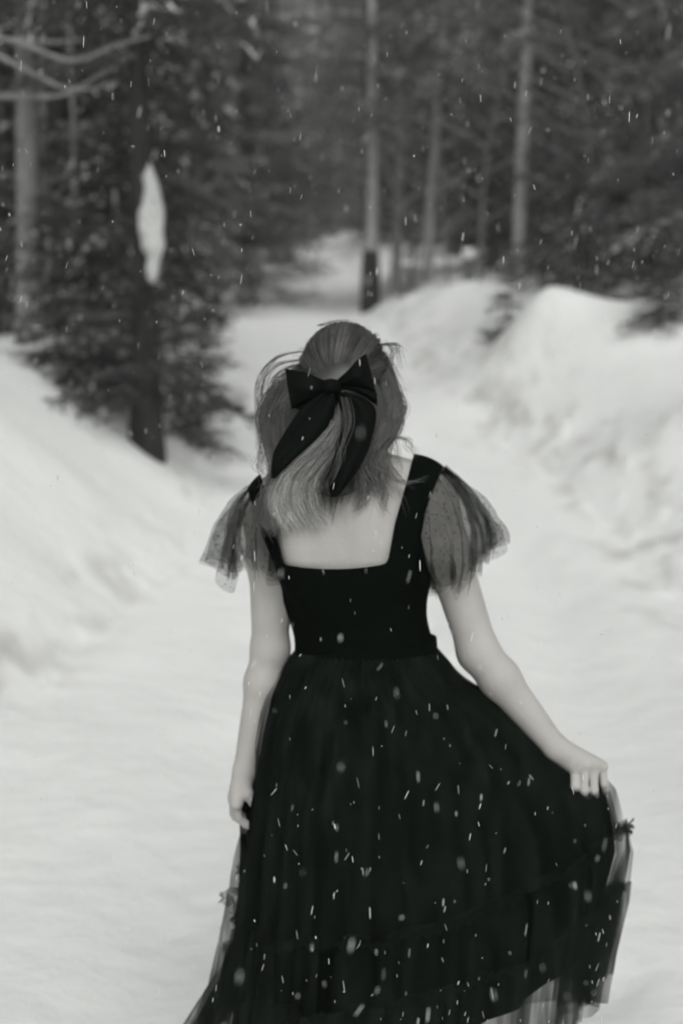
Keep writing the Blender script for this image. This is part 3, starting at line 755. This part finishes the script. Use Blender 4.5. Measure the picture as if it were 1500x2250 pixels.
# flutter sleeves of dotted tulle
def sleeve(ribs, name, seed, par=None, shrink=1.0):
    g = np.random.default_rng(seed); K = len(ribs); nu, nv = 200, 34
    C = np.array([[B(*p) for p in r] for r in ribs])            # K x 3 x 3
    u = np.arange(nu) / nu * K; ii = u.astype(int); fr = (u - ii)[:, None, None]
    p0, p1, p2, p3 = C[(ii - 1) % K], C[ii % K], C[(ii + 1) % K], C[(ii + 2) % K]
    Q = .5 * (2 * p1 + (p2 - p0) * fr + (2 * p0 - 5 * p1 + 4 * p2 - p3) * fr ** 2 + (3 * p1 - p0 - 3 * p2 + p3) * fr ** 3)
    v = np.linspace(0, 1, nv)[None, :, None]
    P = Q[:, 0:1] * (1 - v) * (1 - 2 * v) + Q[:, 1:2] * 4 * v * (1 - v) + Q[:, 2:3] * v * (2 * v - 1)
    axis = P.mean(0, keepdims=True); o = P - axis; o /= np.linalg.norm(o, axis=2, keepdims=True) + 1e-6
    un = np.arange(nu)[:, None] / nu * 2 * math.pi; vv = np.linspace(0, 1, nv)[None, :]
    fo = 0
    for n, a in ((5, .012), (9, .011), (14, .008), (23, .004)): fo = fo + a * np.sin(n * un + g.uniform(0, 6.28) + g.uniform(-1.5, 1.5) * vv + 1.2 * np.sin(3 * un + seed))
    gat = .004 * np.sin(46 * un) * np.exp(-vv * 7)
    tg = np.roll(P, -1, 0) - np.roll(P, 1, 0); tg /= np.linalg.norm(tg, axis=2, keepdims=True) + 1e-9
    bend = .010 * np.sin(9 * un + 1.7 * np.sin(2 * un + seed) + .8 * vv) + .006 * np.sin(15 * un + seed)
    P = P + tg * (bend * (.4 + .6 * vv))[..., None]
    P = P + o * (fo * (.25 + vv * 1.0) + gat)[..., None]
    P[..., 2] += (.010 * np.sin(9 * un + 1) + .006 * np.sin(17 * un)) * vv ** 3
    cr = vnoise(np.repeat(np.arange(nu)[:, None] / nu * 18, nv, 1), np.repeat(vv * 5 + seed, nu, 0), 51) + .6 * vnoise(np.repeat(np.arange(nu)[:, None] / nu * 40, nv, 1), np.repeat(vv * 9 + seed, nu, 0), 52)
    P = P + o * (cr * .009 * np.clip(vv * 4, 0, 1))[..., None] + tg * (np.roll(cr, 13, 0) * .007)[..., None]
    P = P[:, :int(nv * shrink)]
    return obj(name, grid_mesh(name, P, M['tulle_dot'], person), par or person)
RS = ([((930, 1130, -.06), (920, 1205, -.078), (948, 1288, -.06)), ((948, 1064, -.055), (985, 1180, -.105), (985, 1303, -.075)),
        ((966, 1038, -.03), (1028, 1150, -.085), (1027, 1287, -.065)), ((974, 1030, -.005), (1056, 1128, -.03), (1062, 1232, -.04)),
        ((974, 1031, .015), (1060, 1122, .02), (1098, 1207, .0)), ((970, 1042, .035), (1040, 1150, .07), (1050, 1244, .07)),
        ((962, 1062, .05), (990, 1180, .09), (1000, 1290, .08)), ((942, 1122, .045), (940, 1200, .06), (962, 1290, .05))])
sr = sleeve(RS, 'sleeve', 3); sleeve(RS, 'under_layer', 13, sr, .97)
sr['label'] = 'sheer dotted tulle sleeve, puffed over the shoulder'
LS = ([((606, 1140, -.055), (608, 1210, -.078), (622, 1272, -.06)), ((578, 1092, -.05), (572, 1180, -.10), (575, 1272, -.07)),
        ((562, 1076, -.03), (535, 1165, -.08), (540, 1246, -.06)), ((555, 1073, -.005), (508, 1145, -.03), (502, 1284, -.04)),
        ((555, 1074, .015), (505, 1140, .02), (470, 1246, .0)), ((562, 1082, .035), (530, 1165, .07), (520, 1262, .07)),
        ((580, 1095, .05), (565, 1190, .09), (570, 1278, .08)), ((604, 1138, .045), (605, 1210, .06), (615, 1275, .05))])
sl_ = sleeve(LS, 'sleeve', 4); sleeve(LS, 'under_layer', 14, sl_, .97)
sl_['label'] = 'sheer dotted tulle sleeve hanging open, half under the hair'

# ------------------------------------------------------------------ hair
def strands(guides, name, mat='hair'):
    """guides: list of (points n x 3, radius, root tint, tip tint) -> one mesh of fine three-sided strands"""
    Vs, Fs, Cs = [], [], []; o = 0
    byn = {}
    for gd in guides: byn.setdefault(len(gd[0]), []).append(gd)
    for n, L in byn.items():
        P = np.array([g_[0] for g_ in L]); r = np.array([g_[1] for g_ in L]); c0_ = np.array([g_[2] for g_ in L]); c1_ = np.array([g_[3] for g_ in L])
        T = np.gradient(P, axis=1); T /= np.linalg.norm(T, axis=2, keepdims=True) + 1e-9
        ref = np.array((.3, .9, .2)); a = np.cross(T, ref); a /= np.linalg.norm(a, axis=2, keepdims=True) + 1e-9; b_ = np.cross(T, a)
        t = np.linspace(0, 1, n); tap = np.interp(t, [0, .1, .75, 1], [.7, 1, .9, .25])[None, :, None] * r[:, None, None]
        ring = [P + tap * (a * math.cos(q) + b_ * math.sin(q)) for q in (0, 2.094, 4.189)]
        V = np.stack(ring, 2)                               # S n 3 3
        S_ = len(L); ids = np.arange(S_ * n * 3).reshape(S_, n, 3) + o
        for q in range(3):
            q2 = (q + 1) % 3
            Fs.append(np.stack([ids[:, :-1, q], ids[:, :-1, q2], ids[:, 1:, q2], ids[:, 1:, q]], -1).reshape(-1, 4))
        Vs.append(V.reshape(-1, 3)); o += S_ * n * 3
        cc = c0_[:, None] * (1 - t[None] ** 1.3) + c1_[:, None] * t[None] ** 1.3
        Cs.append(np.repeat(cc.reshape(-1), 3))
    V = np.concatenate(Vs); F = np.concatenate(Fs); C = np.concatenate(Cs)
    me = mesh(name, at_root(person, V), F, M[mat])
    at = me.attributes.new('tint', 'FLOAT_COLOR', 'POINT')
    at.data.foreach_set('color', np.stack([C * 1.0, C * .99, C * .955, np.ones_like(C)], -1).astype(np.float32).ravel())
    return me

hg = np.random.default_rng(77)
def spline(ctrl, n):
    P = np.array(ctrl, float); m = len(P) - 1
    t = np.linspace(0, m, n); ii = np.clip(t.astype(int), 0, m - 1); fr = (t - ii)[:, None]
    p0 = P[np.clip(ii - 1, 0, None)]; p1 = P[ii]; p2 = P[ii + 1]; p3 = P[np.clip(ii + 2, None, m)]
    return .5 * (2 * p1 + (p2 - p0) * fr + (2 * p0 - 5 * p1 + 4 * p2 - p3) * fr ** 2 + (3 * p1 - p0 - 3 * p2 + p3) * fr ** 3)

HR = np.array((.0865, .104, .108))                # skull with hair
BOW = B(731, 851, -.085)
guides = []
# 1. crown hair combed back into the ribbon
bd = (BOW - HC) / HR; bd /= np.linalg.norm(bd)
for k in range(4600):
    d = hg.normal(0, 1, 3); d /= np.linalg.norm(d)
    if d[2] < -.15 - .25 * d[1] or d @ bd > .985: continue
    if d[1] > .78 and d[2] < .45: continue
    lockj = hg.integers(0, 60); jit = np.array([math.sin(lockj * 12.9), math.sin(lockj * 78.2), math.sin(lockj * 37.7)]) * .03
    t = np.linspace(0, 1, 16)[:, None]
    om = math.acos(np.clip(d @ bd, -1, 1)); q = (np.sin((1 - t) * om) * d + np.sin(t * om) * bd) / max(math.sin(om), 1e-3)
    q = q / np.linalg.norm(q, axis=1)[:, None]
    rr_ = 1.0 + .02 * np.sin(t * math.pi) + hg.uniform(-.008, .015) + .012 * math.sin(math.atan2(d[0], d[2]) * 17)
    P = HC + q * HR * rr_ + jit * np.sin(t * math.pi) * .15
    P = P[:-1] if om > .3 else P
    c = hg.uniform(.05, .12) * (1 + .35 * math.sin(math.atan2(d[0], d[2]) * 11))
    guides.append((P, hg.uniform(.0005, .0009), c, c * 1.15))
# 2. locks: (control points px,py,dy ; strands ; spread at root, middle, tip (m) ; tint)
def lock(ctrl, n, sp, c0_, c1_, r=(.0003, .0007), pts=16, wave=.0):
    C = np.array([B(*p) for p in ctrl]); m = len(C)
    sv = np.interp(np.linspace(0, 1, m), [0, .5, 1], sp)
    for _ in range(int(n * 1.7)):
        o = hg.normal(0, 1, 3) * (1, .8, .25); tipo = hg.normal(0, 1, 3) * (.35, .3, 1.0) * sp[2]
        Q = C + sv[:, None] * o[None] * .5; Q[-1] += tipo; Q[1:-1] += hg.normal(0, .0018, (m - 2, 3))
        P = spline(Q, pts); cut = hg.uniform(.72, 1.0); P = np.stack([np.interp(np.linspace(0, cut, pts), np.linspace(0, 1, pts), P[:, q]) for q in range(3)], -1)
        ph = hg.uniform(0, .8); P[:, 0] += .008 * np.sin(np.linspace(0, 8, pts) + ph + C[0][0] * 60) * np.linspace(0, 1, pts)
        if wave: P[:, 0] += wave * np.sin(np.linspace(0, 7, pts) + o[0]) * np.linspace(0, 1, pts)
        k = hg.uniform(.6, 1.45)
        guides.append((P, hg.uniform(*r), c0_ * k, c1_ * k))
# under layer from the nape, covering neck and upper back
for k in range(16):
    x0 = 672 + k * 11; xe = 590 + k * 17.5 - 20 * (k > 10)
    ye = np.interp(k, [0, 4, 8, 11, 15], [1135, 1155, 1120, 1070, 1060])
    lock([(x0, 905, -.045), (x0 - 8, 960, -.075), (.5 * x0 + .5 * xe, 1030, -.085), (xe, ye, -.10)], 70, (.014, .018, .016), .045, .085)
# left sweep of loose hair, bulging out then falling on the shoulder
for k in range(12):
    b_ = k / 11
    lock([(668 + 8 * b_, 800 + 40 * b_, .01 - .03 * b_), (598 + 42 * b_, 870 + 20 * b_, -.02 - .03 * b_), (582 + 45 * b_, 950 + 10 * b_, -.04 - .03 * b_), (606 + 20 * b_, 1040, -.075), (585 + 40 * b_, 1110 + 30 * b_, -.10)], 55, (.010, .014, .014), .08, .16)
# pale lengths between the ribbon tails, sweeping down to the left
for k in range(16):
    b_ = k / 15
    lock([(738, 860, -.105), (738 + 14 * b_, 905, -.118), (700 + 40 * b_, 965 + 18 * b_, -.130), (625 + 62 * b_, 1035 + 25 * b_, -.135), (588 + 95 * b_, 1105 + 10 * b_, -.130), (600 + 112 * b_, 1158 - 6 * b_, -.122)], 60, (.010, .013, .012), .10, (.68 - .35 * abs(b_ - .35)) * (.55 + .45 * (k % 3)))
for k in range(8):
    b_ = k / 7
    lock([(700, 890, -.10), (650 - 10 * b_, 1000 + 20 * b_, -.115), (600 - 10 * b_, 1075 + 10 * b_, -.12), (572 + 25 * b_, 1120 + 30 * b_, -.115), (578 + 40 * b_, 1150 + 10 * b_, -.11)], 45, (.010, .013, .014), .08, .17)
# right side: loose waves
for k in range(12):
    b_ = k / 11
    lock([(846 - 10 * b_, 800 + 30 * b_, .0 - .03 * b_), (872 - 25 * b_, 880, -.03 - .03 * b_), (872 - 40 * b_, 950, -.06 - .03 * b_), (835 - 30 * b_, 1010 + 10 * b_, -.10), (870 - 75 * b_, 1060 + 25 * b_, -.11)], 42, (.010, .012, .014), .08, .20, wave=.004)
for e in ((905, 1075), (860, 1095), (790, 1120), (800, 1110), (842, 1100), (815, 1085), (775, 1090)):
    lock([(850, 900, -.07), (850, 950, -.09), (800 + .2 * (e[0] - 800), 1020, -.115), (e[0], e[1], -.115)], 14, (.008, .010, .006), .07, .15)
hair = obj('hair', strands(guides, 'hair'), person); hair['label'] = 'long hair half tied back, pale towards the ends'
# hair mass under the strands so that no scalp shows
xs = np.arange(HC[0] - .13, HC[0] + .15, .004); ys = np.arange(HC[1] - .15, HC[1] + .13, .004); zs = np.arange(HC[2] - .32, HC[2] + .13, .004)
fh = Field(xs, ys, zs)
fh.ell(HC, HR * .94, .02)
fh.ell(HC + (0, .085, -.035), (.062, .05, .075), .02, sub=True)
fh.ell(B(745, 900, -.055), (.075, .035, .07), .03); fh.ell(B(700, 990, -.085), (.062, .016, .085), .03, 0, R(-22)); fh.ell(B(790, 960, -.075), (.045, .014, .07), .03)
v_, q_ = fh.mesh()
me = mesh('hair_mass', at_root(person, v_), q_, M['hair']); at = me.attributes.new('tint', 'FLOAT_COLOR', 'POINT')
at.data.foreach_set('color', np.tile(np.array((.05, .0495, .048, 1), np.float32), len(v_)))
obj('hair_mass', me, hair)
# flyaway wisps
guides = []
wis = [[(662, 772, 0), (610, 786, 0), (572, 832, -.01), (562, 900, -.02), (572, 975, -.03), (604, 1010, -.05)],
       [(660, 790, 0), (605, 805, 0), (575, 860, -.01), (567, 930, -.02), (590, 1000, -.04)],
       [(655, 812, 0), (612, 830, -.01), (578, 900, -.02), (570, 960, -.02), (575, 1040, -.05)],
       [(655, 800, 0), (620, 815, -.01), (590, 860, -.02), (565, 985, -.03), (580, 1050, -.05)],
       [(838, 757, 0), (862, 756, 0), (879, 770, 0), (880, 820, -.01)], [(838, 757, 0), (858, 762, 0), (866, 800, 0), (868, 860, -.02)],
       [(850, 780, 0), (868, 830, -.01), (885, 890, -.02), (880, 940, -.03), (868, 1000, -.05)],
       [(850, 820, 0), (884, 880, -.01), (892, 912, -.02), (870, 960, -.03), (880, 1040, -.06)],
       [(860, 850, 0), (880, 900, -.02), (868, 940, -.03), (845, 985, -.06)], [(850, 960, -.05), (890, 965, -.05), (905, 985, -.05), (905, 1010, -.05)],
       [(845, 1000, -.08), (870, 1050, -.10), (900, 1060, -.105), (935, 1052, -.10)], [(800, 1040, -.11), (782, 1090, -.115), (786, 1125, -.115)],
       [(810, 1040, -.11), (796, 1100, -.115), (788, 1128, -.115)], [(830, 1040, -.11), (840, 1090, -.115), (855, 1130, -.115)],
       [(700, 716, .02), (740, 706, .02), (790, 712, .02)], [(600, 960, -.03), (575, 1010, -.04), (578, 1060, -.05)]]
for _ in range(70):                                    # single flyaways along the outline
    a = hg.uniform(-.2, math.pi + .2); x0 = 757 + 100 * math.cos(a); y0 = 835 - 115 * math.sin(a); e = hg.uniform(10, 55)
    sx = 1 if math.cos(a) > 0 else -1
    lock([(x0 - 8 * sx, y0, hg.uniform(-.03, .03)), (x0 + .5 * e * sx * abs(math.cos(a)), y0 + hg.uniform(-14, 10), hg.uniform(-.03, .02)), (x0 + e * sx * abs(math.cos(a)) * hg.uniform(.6, 1.1), y0 + e * hg.uniform(.3, 1.6), hg.uniform(-.05, .0))], 1, (0, 0, 0), .08, .12, r=(.0002, .00035), pts=12)
for _ in range(60):
    x0 = hg.uniform(585, 880); y0 = hg.uniform(930, 1010); sx = -1 if x0 < 730 else .6
    lock([(x0, y0, -.10), (x0 + hg.uniform(-10, 25) * sx, y0 + 60, -.135), (x0 + hg.uniform(0, 45) * sx, y0 + hg.uniform(110, 170), -.13)], 1, (0, 0, 0), .1, .2, r=(.00025, .0004), pts=12)
for k in range(4): lock([(750 + 4 * k, 872, -.14), (758 + 4 * k, 940, -.168), (745 - 2 * k, 1010, -.168), (715 - 6 * k, 1075, -.15)], 2, (.004, .006, .008), .09, .2, r=(.0003, .0005), pts=14)
for wct in wis: lock(wct, 9, (.004, .009, .005), .08, .14, r=(.00025, .0005), pts=22)
obj('wisps', strands(guides, 'wisps'), hair)

# ------------------------------------------------------------------ ribbon bow
bow = None
def bow_loop(ctrl_up, ctrl_lo, dys, bulge, name, par):
    """loop of folded ribbon: upper and lower outline (px) with depth, puffed front and back"""
    n = 26; U = spline([B(p[0], p[1], d) for p, d in zip(ctrl_up, dys)], n); Lw = spline([B(p[0], p[1], d) for p, d in zip(ctrl_lo, dys)], n)
    m = 15; rows = []
    for k in range(n):
        t = k / (n - 1); h = bulge * math.sin(min(t * 1.25, 1) * math.pi * .5) * (1 - .55 * t ** 3)
        ring = []
        for s in range(m):
            a = s / (m - 1); ring.append(U[k] * (1 - a) + Lw[k] * a + np.array((0, -h * math.sin(a * math.pi) ** .7 - .004 * math.sin(a * 9 + t * 4) * t, 0)))
        for s in range(m - 2, 0, -1):
            a = s / (m - 1); ring.append(U[k] * (1 - a) + Lw[k] * a + np.array((0, h * .35 * math.sin(a * math.pi), 0)))
        rows.append(ring)
    P = np.array(rows).transpose(1, 0, 2)
    return obj(name, grid_mesh(name, P, M['ribbon'], person), par)
def ribbon_tail(left, right, dys, name, par, n=40):
    A = spline([B(p[0], p[1], d) for p, d in zip(left, dys)], n); C = spline([B(p[0], p[1], d) for p, d in zip(right, dys)], n)
    m = 12; P = np.array([[A[k] * (1 - s / (m - 1)) + C[k] * s / (m - 1) + np.array((0, -.007 * math.sin(s / (m - 1) * math.pi) - .004 * math.sin(s * .9 + k * .08), 0)) for k in range(n)] for s in range(m)])
    o = obj(name, grid_mesh(name, P, M['ribbon'], person, closed_u=False), par)
    md = o.modifiers.new('thick', 'SOLIDIFY'); md.thickness = .0012
    return o
V, F = tube_pts([B(708, 852, -.125), B(716, 849, -.13), B(728, 848, -.133), B(740, 850, -.13), B(747, 853, -.125)], [.008, .0125, .0135, .0125, .008], 16)
bow = obj('hair_bow', mesh('hair_bow', at_root(person, V), F, M['ribbon']), person); bow['label'] = 'wide black ribbon bow tied at the back of the head'
bow_loop([(722, 840), (690, 826), (655, 815), (626, 810)], [(722, 856), (696, 868), (665, 885), (640, 900)], [-.125, -.135, -.13, -.118], .02, 'loop', bow)
bow_loop([(735, 840), (765, 812), (788, 788), (804, 777)], [(735, 852), (768, 842), (800, 850), (826, 862)], [-.125, -.14, -.135, -.12], .022, 'loop', bow)
bow_loop([(735, 846), (770, 838), (805, 848), (828, 864)], [(735, 858), (768, 858), (800, 872), (829, 892)], [-.122, -.128, -.122, -.11], .014, 'loop', bow)
bow_loop([(722, 852), (700, 862), (672, 880), (645, 896)], [(722, 860), (705, 880), (690, 893), (668, 905)], [-.12, -.122, -.12, -.112], .012, 'loop', bow)
ribbon_tail([(716, 855), (664, 895), (608, 980), (597, 1018), (596, 1052)], [(738, 858), (738, 908), (712, 962), (650, 1015), (610, 1048)], [-.125, -.132, -.135, -.142, -.142], 'tail', bow)
ribbon_tail([(736, 860), (750, 915), (738, 985), (722, 1050), (726, 1094)], [(760, 862), (822, 895), (816, 965), (790, 1028), (744, 1088)], [-.122, -.134, -.145, -.148, -.146], 'tail', bow)

# ------------------------------------------------------------------ falling snow
fg = np.random.default_rng(99)
def flakes():
    n = 5200
    y = fg.uniform(1.05, 9.5, n) ; P = np.stack([fg.uniform(-3, 3, n) * y / 9.5 * 1.05 + fg.uniform(-.25, .25, n), y, 0 * y], -1)
    P[:, 2] = fg.uniform(0, 1, n) * (1.2 + .35 * y) + np.maximum(ground_z(P[:, 0], P[:, 1]), 1.2 - .33 * y)
    w_ = np.exp(-((y - 2.3) / 3.5) ** 2)
    P = P[(fg.uniform(0, 1, n) < .35 + .65 * w_)]
    # flakes drifting close round the dark skirt
    m = 130; q = np.array([B(fg.uniform(540, 1330), 2250 - 900 * fg.uniform(0, 1) ** 1.7, fg.choice([fg.uniform(-.7, -.28), fg.uniform(-1.4, -.7)], p=[.75, .25])) for _ in range(m)])
    P = np.vstack([P, q]); n = len(P)
    ln = np.clip(fg.lognormal(-5.55, .5, n), .0012, .009); wd = np.clip(fg.lognormal(-7.92, .45, n), .0002, .0011)
    big = fg.uniform(0, 1, n) < .05; wd[big] *= 1.9; ln[big] *= .7
    d = np.stack([fg.normal(.05, .16, n), fg.normal(0, .25, n), np.ones(n)], -1); low = np.arange(n) >= n - m
    d[low] += fg.normal(0, .35, (m, 3)); d /= np.linalg.norm(d, axis=1)[:, None]
    a = np.cross(d, np.array((.2, 1, .1))); a /= np.linalg.norm(a, axis=1)[:, None]; b_ = np.cross(d, a)
    rows = [P + d * ln[:, None], P - d * ln[:, None]] + [P + wd[:, None] * (a * math.cos(t) + b_ * math.sin(t)) + d * (ln * .55 * s_)[:, None] for s_ in (1, -1) for t in (0, 1.571, 3.142, 4.712)]
    V = np.stack(rows, 1).reshape(-1, 3); F = []
    for k in range(4):
        k2 = (k + 1) % 4
        F += [(0, 2 + k, 2 + k2), (1, 6 + k2, 6 + k), (2 + k, 6 + k, 6 + k2), (2 + k, 6 + k2, 2 + k2)]
    F = (np.array(F)[None] + (np.arange(n) * 10)[:, None, None]).reshape(-1, 3)
    o = obj('falling_snow', mesh('falling_snow', V, F, M['flake'], smooth=False))
    tag(o, 'small white snow crystals falling through the air', None, kind='stuff')
flakes()

# ------------------------------------------------------------------ snowy air
hz = bpy.data.materials.new('haze'); hz.use_nodes = True; n = hz.node_tree; n.nodes.clear()
pv = n.nodes.new('ShaderNodeVolumePrincipled'); pv.inputs['Color'].default_value = (.93, .935, .92, 1); pv.inputs['Density'].default_value = .0011
ou = n.nodes.new('ShaderNodeOutputMaterial'); n.links.new(pv.outputs[0], ou.inputs['Volume'])
lo, hi = (-330, -330, -14), (330, 330, 42)
V = [(x, y, z) for x in (lo[0], hi[0]) for y in (lo[1], hi[1]) for z in (lo[2], hi[2])]
F = [(0, 1, 3, 2), (4, 6, 7, 5), (0, 4, 5, 1), (2, 3, 7, 6), (0, 2, 6, 4), (1, 5, 7, 3)]
ho = obj('haze', mesh('haze', V, F, hz, smooth=False)); tag(ho, 'thin snowy haze hanging between the trees', None, kind='stuff')
